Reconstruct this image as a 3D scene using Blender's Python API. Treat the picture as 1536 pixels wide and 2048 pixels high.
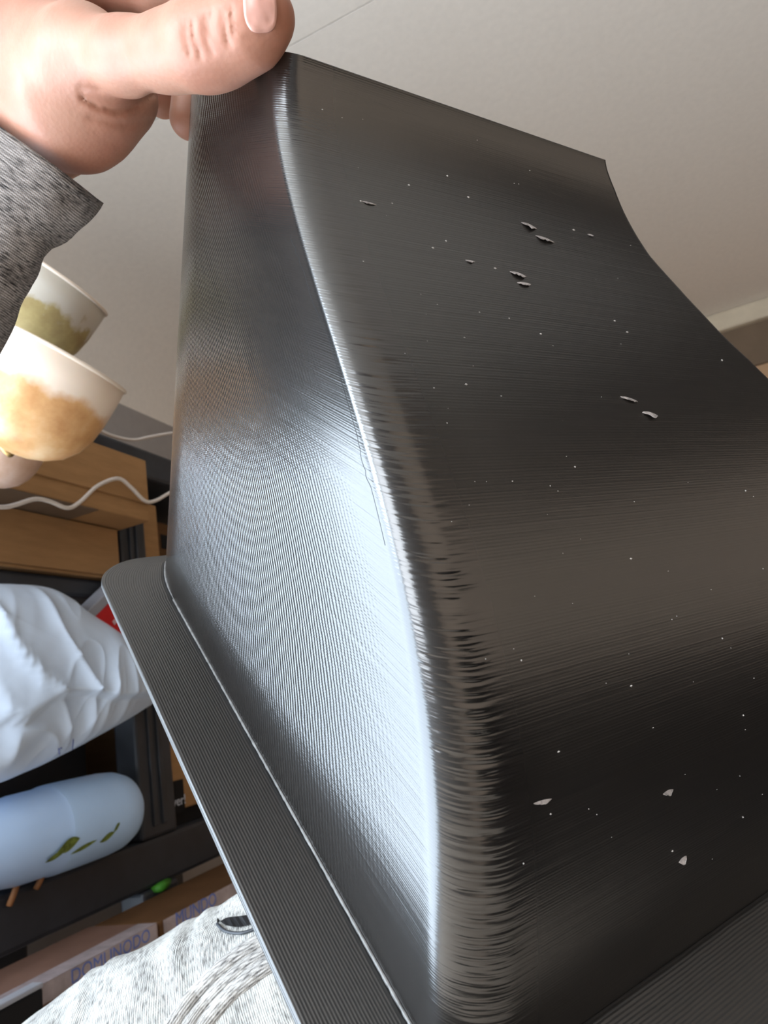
import bpy, bmesh, math, random
import numpy as np
from mathutils import Vector, Matrix
for o in list(bpy.data.objects): bpy.data.objects.remove(o)
scene = bpy.context.scene
COL = scene.collection
random.seed(4); RNG = np.random.default_rng(4)

# ------------------------------------------------------------------ camera
F = 1361.0                      # focal length in pixels of the 1536x2048 frame
EYE = np.array([0.0, 0.0, 1.05])
R = np.array([[0.90922002, -0.24506992, -0.33654077],
              [0.38350396, 0.17848041, 0.90612883],
              [-0.16199898, -0.95293519, 0.25626325]])      # camera axes (right, down, forward) -> room axes
cd = bpy.data.cameras.new('camera'); cam = bpy.data.objects.new('camera', cd); COL.objects.link(cam)
cd.sensor_width = 36.0; cd.lens = F / 2048 * 36.0; cd.clip_start = 0.01; cd.clip_end = 60
M = Matrix.Identity(4)
for i in range(3):
    M[i][0] = R[i, 0]; M[i][1] = -R[i, 1]; M[i][2] = -R[i, 2]; M[i][3] = EYE[i]
cam.matrix_world = M
cd.dof.use_dof = True; cd.dof.focus_distance = 0.25; cd.dof.aperture_fstop = 24
scene.camera = cam

# ------------------------------------------------------------------ light
scene.view_settings.view_transform = 'Standard'; scene.view_settings.look = 'None'
scene.view_settings.gamma = 1; scene.view_settings.use_curve_mapping = False
scene.view_settings.exposure = 0.26
wd = bpy.data.worlds.new('world'); scene.world = wd; wd.use_nodes = True
wd.node_tree.nodes['Background'].inputs[0].default_value = (0.62, 0.76, 1.0, 1)
wd.node_tree.nodes['Background'].inputs[1].default_value = 1.0
WIN_Y0, WIN_Y1, WIN_Z0, WIN_Z1 = -1.84, 0.45, 0.06, 2.34
WIN_ZM = 1.62                   # outside: bright sky above this height, darker houses and ground below
for nm, z0, z1, watts, colr in (('window_sky_light', WIN_ZM, WIN_Z1, 84, (0.78, 0.895, 1.0)), ('window_ground_light', WIN_Z0, WIN_ZM, 78, (0.74, 0.87, 1.0))):
    ld = bpy.data.lights.new(nm, 'AREA'); ld.shape = 'RECTANGLE'
    ld.size = WIN_Y1 - WIN_Y0; ld.size_y = z1 - z0; ld.energy = watts; ld.color = colr
    lo = bpy.data.objects.new(nm, ld); COL.objects.link(lo)
    lo.location = (-1.60, (WIN_Y0 + WIN_Y1) / 2, (z0 + z1) / 2)
    lo.rotation_euler = Vector((1, 0, 0)).to_track_quat('-Z', 'Y').to_euler()
B_X0, B_X1, B_Z0, B_Z1 = -1.40, -0.05, 1.00, 2.36
ld2 = bpy.data.lights.new('back_window_daylight', 'AREA'); ld2.shape = 'RECTANGLE'
ld2.size = B_X1 - B_X0; ld2.size_y = B_Z1 - B_Z0; ld2.energy = 46; ld2.color = (0.90, 0.95, 1.0)
lo2 = bpy.data.objects.new('back_window_daylight', ld2); COL.objects.link(lo2)
lo2.location = ((B_X0 + B_X1) / 2, -2.05, (B_Z0 + B_Z1) / 2); lo2.rotation_euler = Vector((0, 1, 0)).to_track_quat('-Z', 'Y').to_euler()

# ------------------------------------------------------------------ helpers
def camv(px, py, z): return np.array([(px - 768) / F * z, (py - 1024) / F * z, z])
def c2w(p): return (R @ np.asarray(p, float).T).T + EYE
def W(px, py, z): return c2w(camv(px, py, z))
def WX(px, py, X):
    d = R @ camv(px, py, 1.0); return d * (X / d[0]) + EYE
def WZ(px, py, Z):
    d = R @ camv(px, py, 1.0); return d * ((Z - EYE[2]) / d[2]) + EYE

MATS = {}
class NT:
    def __init__(s, name):
        s.m = bpy.data.materials.new(name); s.m.use_nodes = True
        s.t = s.m.node_tree; s.b = s.t.nodes['Principled BSDF']; MATS[name] = s.m
    def n(s, kind, **kw):
        nd = s.t.nodes.new(kind)
        for k, v in kw.items():
            if k in nd.inputs: 
                nd.inputs[k].default_value = v
            else: setattr(nd, k, v)
        return nd
    def l(s, a, b): s.t.links.new(a, b)
    def math(s, op, a, b=None, c=None):
        nd = s.t.nodes.new('ShaderNodeMath'); nd.operation = op
        for i, v in enumerate((a, b, c)):
            if v is None: continue
            if isinstance(v, (int, float)): nd.inputs[i].default_value = v
            else: s.l(v, nd.inputs[i])
        return nd.outputs[0]
    def ramp(s, fac, stops):
        nd = s.t.nodes.new('ShaderNodeValToRGB')
        e = nd.color_ramp.elements
        while len(e) < len(stops): e.new(0.5)
        for k, (p, c) in zip(e, stops):
            k.position = p; k.color = (*c, 1) if len(c) == 3 else c
        s.l(fac, nd.inputs[0]); return nd.outputs[0]
    def bump(s, h, strength, dist, normal=None):
        nd = s.t.nodes.new('ShaderNodeBump'); nd.inputs['Strength'].default_value = strength
        nd.inputs['Distance'].default_value = dist; s.l(h, nd.inputs['Height'])
        if normal is not None: s.l(normal, nd.inputs['Normal'])
        return nd.outputs[0]

def simple(name, col, rough=0.6, var=0.12, scale=30, spec=0.4, bump=0.0, metallic=0.0, coords='Object', stretch=None, sss=0):
    t = NT(name); tc = t.n('ShaderNodeTexCoord')
    mp = t.n('ShaderNodeMapping'); t.l(tc.outputs[coords], mp.inputs[0])
    if stretch: mp.inputs['Scale'].default_value = stretch
    nz = t.n('ShaderNodeTexNoise', Scale=scale, Detail=6.0, Roughness=0.6); t.l(mp.outputs[0], nz.inputs['Vector'])
    c = Vector(col)
    out = t.ramp(nz.outputs[0], [(0.3, tuple(c * (1 - var))), (0.7, tuple(c * (1 + var)))])
    t.l(out, t.b.inputs['Base Color']); t.b.inputs['Roughness'].default_value = rough
    t.b.inputs['Specular IOR Level'].default_value = spec; t.b.inputs['Metallic'].default_value = metallic
    if bump: t.l(t.bump(nz.outputs[0], bump, 0.002), t.b.inputs['Normal'])
    if sss:
        t.b.inputs['Subsurface Weight'].default_value = sss; t.b.inputs['Subsurface Radius'].default_value = (0.01, 0.006, 0.003)
    return t

def mesh_obj(name, verts, faces, mat, parent=None, smooth=False):
    me = bpy.data.meshes.new(name); me.from_pydata([tuple(map(float, v)) for v in verts], [], [tuple(map(int, f)) for f in faces])
    if smooth: me.polygons.foreach_set('use_smooth', [True] * len(me.polygons))
    me.materials.append(MATS[mat] if isinstance(mat, str) else mat)
    o = bpy.data.objects.new(name, me); COL.objects.link(o)
    if parent: o.parent = parent
    me.update(); return o
def empty(name, loc):
    o = bpy.data.objects.new(name, None); COL.objects.link(o); o.location = loc; o.empty_display_size = 0.05
    return o
def adopt(child, parent):
    child.parent = parent; child.matrix_parent_inverse = Matrix.Translation(parent.location).inverted()
    return child
def tag(o, label, cat, group=None, kind=None):
    if label: o['label'] = label
    if cat: o['category'] = cat
    if group: o['group'] = group
    if kind: o['kind'] = kind
    return o
def box_mesh(name, x0, x1, y0, y1, z0, z1, mat, bevel=0.0, parent=None, rot=None):
    bm = bmesh.new(); bmesh.ops.create_cube(bm, size=1.0)
    for v in bm.verts: v.co = Vector((v.co.x * (x1 - x0), v.co.y * (y1 - y0), v.co.z * (z1 - z0)))
    if bevel: bmesh.ops.bevel(bm, geom=bm.edges[:], offset=bevel, segments=2, affect='EDGES', profile=0.5)
    c = Vector(((x0 + x1) / 2, (y0 + y1) / 2, (z0 + z1) / 2))
    if rot is not None:
        bmesh.ops.transform(bm, matrix=rot, verts=bm.verts)
    for v in bm.verts: v.co += c
    me = bpy.data.meshes.new(name); bm.to_mesh(me); bm.free()
    me.materials.append(MATS[mat] if isinstance(mat, str) else mat)
    o = bpy.data.objects.new(name, me); COL.objects.link(o)
    if parent: adopt(o, parent)
    return o
def struct(o): o['kind'] = 'structure'; return o
def tube(name, pts, rad, mat, parent=None, seg=10, caps=True, smooth=True):
    pts = [Vector(p) for p in pts]; n = len(pts)
    rads = rad if hasattr(rad, '__len__') else [rad] * n
    vs, fs = [], []; ref = None
    for i, p in enumerate(pts):
        t = (pts[min(i + 1, n - 1)] - pts[max(i - 1, 0)]).normalized()
        if ref is None: ref = t.orthogonal().normalized()
        ref = (ref - t * ref.dot(t)).normalized(); b = t.cross(ref)
        for k in range(seg):
            a = 2 * math.pi * k / seg; vs.append(p + (ref * math.cos(a) + b * math.sin(a)) * rads[i])
    for i in range(n - 1):
        for k in range(seg):
            fs.append((i * seg + k, i * seg + (k + 1) % seg, (i + 1) * seg + (k + 1) % seg, (i + 1) * seg + k))
    if caps:
        fs.append(tuple(reversed(range(seg)))); fs.append(tuple(range((n - 1) * seg, n * seg)))
    o = mesh_obj(name, vs, fs, mat, None, smooth)
    if parent: adopt(o, parent)
    return o
def spline(pts, n):
    """Catmull-Rom through pts"""
    P = np.array(pts, float); P = np.vstack([2 * P[0] - P[1], P, 2 * P[-1] - P[-2]])
    out = []
    m = len(P) - 3
    for q in np.linspace(0, m, n):
        i = min(int(q), m - 1); t = q - i; a, b, c, d = P[i:i + 4]
        out.append(0.5 * ((2 * b) + (-a + c) * t + (2 * a - 5 * b + 4 * c - d) * t * t + (-a + 3 * b - 3 * c + d) * t ** 3))
    return np.array(out)
def lathe(name, prof, mat, parent=None, seg=48, mtx=None, wob=None):
    vs, fs = [], []; n = len(prof)
    for i, (r, z) in enumerate(prof):
        for k in range(seg):
            a = 2 * math.pi * k / seg
            rr = r * (1 + (wob(a, i / n) if wob else 0)); vs.append(Vector((rr * math.cos(a), rr * math.sin(a), z)))
    for i in range(n - 1):
        for k in range(seg):
            fs.append((i * seg + k, i * seg + (k + 1) % seg, (i + 1) * seg + (k + 1) % seg, (i + 1) * seg + k))
    if mtx is not None: vs = [mtx @ v for v in vs]
    o = mesh_obj(name, vs, fs, mat, None, True)
    if parent: adopt(o, parent)
    return o
def text_obj(name, body, size, mat, origin, xdir, ydir, parent, ext=0.0003):
    cu = bpy.data.curves.new(name, 'FONT'); cu.body = body; cu.size = size; cu.extrude = ext
    cu.align_x = 'CENTER'; cu.align_y = 'CENTER'
    tmp = bpy.data.objects.new(name, cu); COL.objects.link(tmp)
    dg = bpy.context.evaluated_depsgraph_get(); me = bpy.data.meshes.new_from_object(tmp.evaluated_get(dg))
    bpy.data.objects.remove(tmp)
    x = Vector(xdir).normalized(); y = Vector(ydir); y = (y - x * x.dot(y)).normalized(); z = x.cross(y)
    mt = Matrix((x, y, z)).transposed().to_4x4(); mt.translation = Vector(origin)
    me.transform(mt); me.materials.clear(); me.materials.append(MATS[mat])
    o = bpy.data.objects.new(name, me); COL.objects.link(o); adopt(o, parent); return o

# ------------------------------------------------------------------ materials
simple('ceiling_paint', (0.84, 0.785, 0.715), 0.9, 0.03, 60, 0.2, 0.05)
simple('wall_paint', (0.36, 0.335, 0.32), 0.9, 0.04, 30, 0.2)
simple('tan_wall', (0.46, 0.29, 0.17), 0.85, 0.06, 6, 0.2)
simple('cornice_paint', (0.62, 0.53, 0.40), 0.8, 0.05, 20, 0.2)
simple('brown_band', (0.17, 0.12, 0.08), 0.8, 0.08, 10, 0.2)
simple('floor_wood', (0.62, 0.52, 0.42), 0.5, 0.08, 3, 0.4, stretch=(1, 8, 1))
simple('right_wall_paint', (0.62, 0.47, 0.35), 0.85, 0.05, 8, 0.2)
simple('dark_cabinet_wood', (0.025, 0.022, 0.02), 0.5, 0.2, 5, 0.3, stretch=(1, 1, 8))
simple('white_frame', (0.75, 0.76, 0.78), 0.5, 0.03, 10, 0.4)
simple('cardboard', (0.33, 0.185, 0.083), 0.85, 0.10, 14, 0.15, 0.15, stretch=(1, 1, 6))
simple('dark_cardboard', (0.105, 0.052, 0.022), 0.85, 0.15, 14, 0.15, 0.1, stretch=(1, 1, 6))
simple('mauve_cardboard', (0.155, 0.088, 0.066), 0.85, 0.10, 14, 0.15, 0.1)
simple('underside_dark', (0.13, 0.09, 0.06), 0.5, 0.10, 20, 0.4)
simple('shelf_plastic', (0.028, 0.032, 0.040), 0.45, 0.2, 20, 0.45)
simple('black_card', (0.008, 0.008, 0.009), 0.7, 0.2, 10, 0.2)
simple('bin_plastic', (0.012, 0.012, 0.014), 0.6, 0.2, 10, 0.3)
simple('white_cable', (0.62, 0.57, 0.53), 0.5, 0.04, 10, 0.4)
simple('bag_film', (0.54, 0.65, 0.81), 0.45, 0.06, 12, 0.4, 0.25)
simple('red_print', (0.52, 0.008, 0.014), 0.4, 0.08, 10, 0.4)
simple('grey_edge', (0.28, 0.29, 0.33), 0.5, 0.08, 10, 0.4)
simple('pale_ink', (0.62, 0.42, 0.45), 0.6, 0.05, 10, 0.3)
simple('white_ink', (0.55, 0.58, 0.66), 0.6, 0.05, 10, 0.3)
simple('brown_ink', (0.07, 0.035, 0.02), 0.8, 0.2, 10, 0.2)
simple('blue_ink', (0.10, 0.14, 0.36), 0.6, 0.2, 30, 0.3)
simple('clear_tape', (0.32, 0.27, 0.28), 0.25, 0.25, 30, 0.6)
simple('bottle_plastic', (0.44, 0.63, 0.90), 0.35, 0.04, 8, 0.5)
simple('bottle_cap', (0.42, 0.59, 0.86), 0.3, 0.04, 8, 0.5)
simple('green_plastic', (0.05, 0.22, 0.02), 0.5, 0.2, 20, 0.3)
simple('green_leaf_ink', (0.13, 0.17, 0.03), 0.6, 0.6, 120, 0.3)
simple('orange_strap', (0.30, 0.13, 0.05), 0.6, 0.2, 20, 0.3)
simple('brass', (0.45, 0.30, 0.12), 0.35, 0.1, 20, 0.5, metallic=0.8)
simple('scuffed_plastic', (0.34, 0.31, 0.30), 0.55, 0.5, 400, 0.4)
simple('dust_white', (0.5, 0.48, 0.46), 0.8, 0.1, 10, 0.2)

# ------------------------------------------------------------------ room
CE = 2.40; XL = -1.45; XR = 1.9; YF = 3.13; YB = -1.9
def arr_box(name, *a, **k): return struct(box_mesh(name, *a, **k))
arr_box('floor', XL - .3, XR + .2, YB - .2, YF + .2, -0.1, 0.0, 'floor_wood')
# ceiling in two boarded fields with a fine open joint between them
jy = 0.785 * (CE - EYE[2])
ceil = arr_box('ceiling', XL - .12, XR + .2, YB - .2, YF + .2, CE + 0.004, CE + 0.12, 'wall_paint')
for y0, y1 in ((YB - .2, jy - .0015), (jy + .0015, YF + .2)):
    box_mesh('ceiling_panel', XL - .12, XR + .2, y0, y1, CE, CE + 0.01, 'ceiling_paint', parent=ceil)
# coved junction between the ceiling and the left wall
cr = 0.30; vs, fs = [], []
for i in range(17):
    a = math.pi / 2 * i / 16
    for y in (.48, YF):
        vs.append((XL + cr - cr * math.sin(a), y, CE - cr + cr * math.cos(a)))
for i in range(16): fs.append((2 * i, 2 * i + 1, 2 * i + 3, 2 * i + 2))
tr = mesh_obj('trim_1', vs, fs, 'ceiling_paint', None, True); struct(tr)
# left wall with the window opening
wl = arr_box('wall_left', XL - .12, XL, WIN_Y1, YF + .2, 0, CE, 'wall_paint')
for a in ((YB - .2, WIN_Y0, 0, CE), (WIN_Y0, WIN_Y1, 0, WIN_Z0), (WIN_Y0, WIN_Y1, WIN_Z1, CE)):
    box_mesh('wall_panel', XL - .12, XL, a[0], a[1], a[2], a[3], 'wall_paint', parent=wl)
wn = arr_box('window_1', XL - .10, XL - .02, WIN_Y0, WIN_Y0 + .05, WIN_Z0, WIN_Z1, 'white_frame', 0.004)
box_mesh('window_frame', XL - .10, XL - .02, WIN_Y1 - .05, WIN_Y1, WIN_Z0, WIN_Z1, 'white_frame', 0.004, wn)
box_mesh('window_frame', XL - .10, XL - .02, WIN_Y0 + .05, WIN_Y1 - .05, WIN_Z1 - .05, WIN_Z1, 'white_frame', 0.004, wn)
box_mesh('window_sill', XL - .12, XL + .08, WIN_Y0, WIN_Y1, WIN_Z0 - .03, WIN_Z0, 'white_frame', 0.004, wn)
# unseen dark blind and side drape, added to shape the reflection in the print
bl = empty('added_blind', (XL + .03, -.15, 1.5)); tag(bl, 'unseen dark blind added to darken the reflection in the upper left face', 'blind')
box_mesh('blind_fabric', XL + .024, XL + .027, -.62, .45, 1.60, 2.36, 'black_card', 0, bl)
tube('bottom_bar', [(XL + .0255, -.62, 1.60), (XL + .0255, .45, 1.60)], .009, 'shelf_plastic', bl)
tube('roller', [(XL + .03, -.63, 2.365), (XL + .03, .46, 2.365)], .025, 'shelf_plastic', bl)
cu_ = empty('added_curtain', (XL + .06, .42, .05)); tag(cu_, 'unseen dark drape added for the dark band reflected in the left face', 'added_curtain')
vs, fs = [], []
for i in range(81):
    q = i / 80; y = .45 + .018 * q; x = XL + .075 + .022 * math.sin(q * 2 * math.pi * 1.0)
    vs += [(x, y, .04), (x * .5 + (XL + .075) * .5, y, 2.36)]
for i in range(80): fs.append((2 * i, 2 * i + 2, 2 * i + 3, 2 * i + 1))
cf = mesh_obj('curtain_fabric', vs, fs, 'black_card', None, True); adopt(cf, cu_); md = cf.modifiers.new('t', 'SOLIDIFY'); md.thickness = .003
tube('curtain_rod', [(XL + .075, .44, 2.365), (XL + .075, .472, 2.365)], .01, 'shelf_plastic', cu_)
# far wall, its band and the cornice
arr_box('wall_far', XL - .12, XR + .2, YF, YF + .12, 0, CE, 'tan_wall')
bz = WX(1500, 665, 1); 
arr_box('trim_2', XL, XR, YF - .05, YF, CE - .085, CE, 'cornice_paint', 0.01)
arr_box('trim_3', XL, XR, YF - .015, YF, CE - .27, CE - .085, 'brown_band')
arr_box('wall_right', XR, XR + .12, YB - .2, YF + .2, 0, CE, 'right_wall_paint')
simple('sofa_fabric', (0.02, 0.018, 0.018), 0.9, 0.2, 40, 0.1)
so_ = empty('added_sofa', (1.4, .7, 0)); tag(so_, 'unseen dark seating added to darken the low reflection in the print front', 'added_sofa')  # out of view, added so the print front reflects dark low down
box_mesh('sofa_base', .95, 1.86, -.55, 2.0, .04, .26, 'sofa_fabric', .03, so_)
for k_ in range(2): box_mesh('seat_cushion', .93, 1.66, -.36 + 1.085 * k_, .715 + 1.085 * k_, .262, .44, 'sofa_fabric', .04, so_)
box_mesh('backrest', 1.66, 1.87, -.54, 1.99, .262, .86, 'sofa_fabric', .05, so_)
for y in (-.56, 1.82): box_mesh('armrest', .95, 1.86, y, y + .19, .262, .60, 'sofa_fabric', .04, so_)
wb = arr_box('wall_back', B_X1, XR + .2, YB - .12, YB, 0, CE, 'wall_paint')
for a in ((XL - .12, B_X0, 0, CE), (B_X0, B_X1, 0, B_Z0), (B_X0, B_X1, B_Z1, CE)):
    box_mesh('wall_panel', a[0], a[1], YB - .12, YB, a[2], a[3], 'wall_paint', parent=wb)
wn = arr_box('window_2', B_X0, B_X0 + .05, YB - .10, YB - .02, B_Z0, B_Z1, 'white_frame', 0.004)
box_mesh('window_frame', B_X1 - .05, B_X1, YB - .10, YB - .02, B_Z0, B_Z1, 'white_frame', 0.004, wn)
box_mesh('window_frame', B_X0 + .05, B_X1 - .05, YB - .10, YB - .02, B_Z1 - .05, B_Z1, 'white_frame', 0.004, wn)
box_mesh('window_sill', B_X0, B_X1, YB - .12, YB + .08, B_Z0 - .03, B_Z0, 'white_frame', 0.004, wn)
cab = empty('added_cabinet', (XR - .18, .55, 1.83)); tag(cab, 'unseen dark cabinet added to darken the upper right reflection in the print front', 'cabinet')  # out of view, added as a dark patch for the print front to reflect
box_mesh('cabinet_body', XR - .36, XR - .002, .27, 2.17, 1.83, CE - .005, 'dark_cabinet_wood', .004, cab)
for k_ in range(4): box_mesh('cabinet_door', XR - .38, XR - .361,   .28 + .473 * k_, .745 + .473 * k_, 1.84, CE - .02, 'dark_cabinet_wood', .004, cab)

# ------------------------------------------------------------------ the black printed hood
d1 = np.array([2041., -152., F]); d1 /= np.linalg.norm(d1)
d2 = np.array([-913., -654., F]); d2 -= d1 * (d1 @ d2); d2 /= np.linalg.norm(d2)
up = np.cross(d1, d2); up = up if up[1] < 0 else -up
PB = np.array([-0.12361033, 0.04124899, 0.38451972]); HT = 0.2498
RFc = 0.0115
# back of the left face: a gentle bow that tightens into the back corner, listed from the back return forwards
T0, RG, RT, A20 = 0.0185, 0.13, 0.008, math.radians(20)
ARC = [(T0 - RG * math.sin(A20 * i / 12), RG * (1 - math.cos(A20 * i / 12))) for i in range(13)]
tA, sA = ARC[-1]
for i in range(1, 9):
    ph = A20 + (math.pi / 2 - A20) * i / 8
    ARC.append((tA - RT * (math.sin(ph) - math.sin(A20)), sA + RT * (math.cos(A20) - math.cos(ph))))
ARC = ARC[::-1]; TB = ARC[0][0]; SB = ARC[0][1]
H_T = np.array([(0.2511, .0924), (.2339, .1000), (.2138, .1130), (.1959, .1288), (.1806, .1450), (.1653, .1635), (.1536, .1784),
       (.1369, .1966), (.1232, .2105), (.1111, .2223), (.0985, .2316), (.0832, .2427), (.0678, .2526), (.0572, .2585), (.0396, .2656), (.0213, .2745), (-.012, .2862)])[::-1]
PF = np.polyfit(H_T[:, 0], H_T[:, 1], 4)
def edge_t(h): return np.polyval(PF, h)
def lean(t, h): return 0.036 * max(t, 0) * (1 - h / HT)
def pt(t, s, h):                       # t towards the front edge, s to the right, h up the print
    return PB - d2 * t + d1 * s + up * h
def front_hit(px, py):                 # where a sight line meets the sloping front
    v = camv(px, py, 1.0); zz = np.linspace(0.10, 0.60, 2500); P = v[None] * zz[:, None] - PB[None]
    hh = P @ up; e = -(P @ d2) - edge_t(hh)
    k_ = np.where((e[:-1] > 0) & (e[1:] <= 0))[0]
    if len(k_) == 0: return None
    k_ = k_[0]; w_ = e[k_] / (e[k_] - e[k_ + 1]); p = P[k_] * (1 - w_) + P[k_ + 1] * w_
    return (p @ up, p @ d1, -(p @ d2))
out_px = [(1210, 313), (1214, 338), (1230, 380), (1250, 428), (1275, 474), (1300, 512), (1350, 568), (1400, 622), (1450, 675), (1500, 722), (1536, 757), (1600, 822), (1700, 930)]
so = np.array([front_hit(*p)[:2] for p in out_px]); so = so[np.argsort(so[:, 0])]
def smax(h): return float(np.interp(h, so[:, 0], so[:, 1])) if h >= so[0, 0] else float(so[0, 1] + (so[0, 0] - h) * 0.75)

NR = 760; NA, NL, NF, NS = 20, 110, 20, 150
hs = np.linspace(0, HT, NR)
rown = RNG.normal(size=(NR, 60)); 
k = np.exp(-np.linspace(-2, 2, 9) ** 2); k /= k.sum()
rown = np.apply_along_axis(lambda r: np.convolve(np.pad(r, 4, mode='wrap'), k, 'valid'), 1, rown)
rown = rown / rown.std()
rowa = RNG.normal(size=NR); rowa = np.convolve(rowa, [.2, .6, .2], 'same')
GAPS = [[] for _ in range(NR)]
for r in range(NR):                    # starved layers: short dark gaps that wrap the rounded edge
    if RNG.random() < .42:
        for _ in range(RNG.integers(1, 3)):
            GAPS[r].append((RNG.normal(.0050, .0026), RNG.uniform(.002, .0055), RNG.uniform(.00008, .00034)))
verts = np.zeros((NR, NA + NL + NF + NS, 3)); UVU = np.zeros((NR, NA + NL + NF + NS)); MASK = np.zeros((NR, NA + NL + NF + NS))
for r, h in enumerate(hs):
    et = edge_t(h); rf = RFc * (0.8 + 0.5 * (1 - h / HT)); sm = smax(h)
    ts, ss = [], []
    for i in range(NA): ts.append(ARC[i][0]); ss.append(ARC[i][1])
    for i in range(NL):
        q = i / NL; ts.append(T0 + q * (et - rf - T0)); ss.append(0.0)
    for i in range(NF):
        a = math.pi / 2 * i / NF
        ts.append(et - rf + rf * math.sin(a)); ss.append(rf - rf * math.cos(a))
    for i in range(NS):
        q = i / (NS - 1); ts.append(et); ss.append(rf + q * (sm - rf))
    ts = np.array(ts); ss = np.array(ss)
    u = np.concatenate([[0], np.cumsum(np.hypot(np.diff(ts), np.diff(ss)))])
    u = u - u[NA + NL + NF // 2]       # zero on the front edge
    m = np.exp(-((u - 0.004) / 0.0075) ** 2)
    n2 = np.stack([np.gradient(ss), -np.gradient(ts)], 1) * -1; n2 /= np.linalg.norm(n2, axis=1)[:, None] + 1e-9
    nz = np.interp((u * 260) % 59, np.arange(60), rown[r])
    grow = np.clip(1.15 - abs(h - .085) / .11, 0.10, 1)
    gap = 0
    for (gc, gw, gd) in GAPS[r]: gap = gap - gd * np.exp(-np.abs((u - gc) / gw) ** 3)
    disp = m * grow * (0.00006 * nz + 0.00010 * rowa[r]) + gap * grow
    disp += 0.000004 * nz * (1 - m)
    ts = ts - n2[:, 1] * 0; 
    P = PB[None] - d2[None] * ts[:, None] + d1[None] * ss[:, None] + up[None] * h
    lv = np.array([lean(t, h) for t in ts]) * np.exp(-np.maximum(ss, 0) / 0.02)
    P -= d1[None] * lv[:, None]
    # outward normal in 3D from the 2D one
    nt = -np.gradient(ss); ns = np.gradient(ts); L = np.hypot(nt, ns) + 1e-9
    N3 = (-d2[None] * (-nt / L)[:, None]) + d1[None] * (-ns / L)[:, None]
    P += N3 * disp[:, None]
    verts[r] = P; UVU[r] = u; MASK[r] = m * grow
NC = verts.shape[1]
hood = empty('printed_hood', tuple(c2w(pt(0.13, 0.1, 0))))
tag(hood, 'large black 3D-printed plastic hood with a rounded edge, held up in front', 'printed part')

def print_material(name, flange=False):
    t = NT(name)
    uv = t.n('ShaderNodeUVMap'); uv.uv_map = 'UVMap'
    sp = t.n('ShaderNodeSeparateXYZ'); t.l(uv.outputs[0], sp.inputs[0]); u, v = sp.outputs[0], sp.outputs[1]
    def noise(su, sv, detail=3.0, scale=1.0, rough=.5):
        cb = t.n('ShaderNodeCombineXYZ'); t.l(t.math('MULTIPLY', u, su), cb.inputs[0]); t.l(t.math('MULTIPLY', v, sv), cb.inputs[1])
        nz = t.n('ShaderNodeTexNoise', Scale=scale, Detail=detail, Roughness=rough); t.l(cb.outputs[0], nz.inputs['Vector']); return nz.outputs[0]
    lay = noise(14, 2300, 1.0)            # individual layers, long and thin
    lay2 = noise(5, 520, 3.0)             # groups of uneven layers
    wav = t.math('SINE', t.math('ADD', t.math('MULTIPLY', v, 2 * math.pi / (0.0013 if flange else 0.00075)), t.math('MULTIPLY', noise(30, 60), 5.0)))
    grain = noise(900, 2000, 2.0)
    hgt = t.math('ADD', t.math('MULTIPLY', lay, 0.5), t.math('MULTIPLY', lay2, 1.1))
    hgt = t.math('ADD', hgt, t.math('MULTIPLY', wav, 1.3 if flange else 0.10))
    hgt = t.math('ADD', hgt, t.math('MULTIPLY', grain, 0.08 if flange else 0.22))
    if not flange:
        # upright ringing ripples on the left face (u < 0), fading towards its front
        msk = t.n('ShaderNodeMapRange'); msk.inputs[1].default_value = -0.02; msk.inputs[2].default_value = -0.10
        t.l(u, msk.inputs[0])
        hm = t.n('ShaderNodeMapRange'); hm.inputs[1].default_value = 0.0; hm.inputs[2].default_value = 0.10; hm.inputs[3].default_value = .35; hm.inputs[4].default_value = 1.0
        t.l(v, hm.inputs[0])
        ph = t.math('ADD', t.math('MULTIPLY', u, 2 * math.pi / 0.0024), t.math('MULTIPLY', noise(90, 120, 3.0), 6.0))
        ph = t.math('ADD', ph, t.math('MULTIPLY', v, 420.0))
        rip = t.math('MULTIPLY', t.math('MULTIPLY', t.math('SINE', ph), msk.outputs[0]), hm.outputs[0])
        hgt = t.math('ADD', hgt, t.math('MULTIPLY', rip, 1.25))
        at = t.n('ShaderNodeAttribute'); at.attribute_name = 'edge_wear'
        hgt = t.math('ADD', hgt, t.math('MULTIPLY', t.math('MULTIPLY', noise(120, 1500, 4.0), at.outputs['Fac']), 1.6))
    t.l(t.bump(hgt, 0.24, 0.00022), t.b.inputs['Normal'])
    col = t.ramp(noise(40, 400, 5.0), [(0.3, (0.0055, 0.0046, 0.0041)), (0.75, (0.0095, 0.0079, 0.0070))])
    t.l(col, t.b.inputs['Base Color'])
    rg = t.n('ShaderNodeMapRange'); rg.inputs[1].default_value = 0.004; rg.inputs[2].default_value = 0.03; rg.inputs[3].default_value = .42 if flange else .22; rg.inputs[4].default_value = .42 if flange else .32
    t.l(u, rg.inputs[0]); t.l(rg.outputs[0], t.b.inputs['Roughness'])
    t.b.inputs['Specular IOR Level'].default_value = 1.0
    t.b.inputs['IOR'].default_value = 1.55
    return t
print_material('black_print'); print_material('black_print_flange', True)

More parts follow.
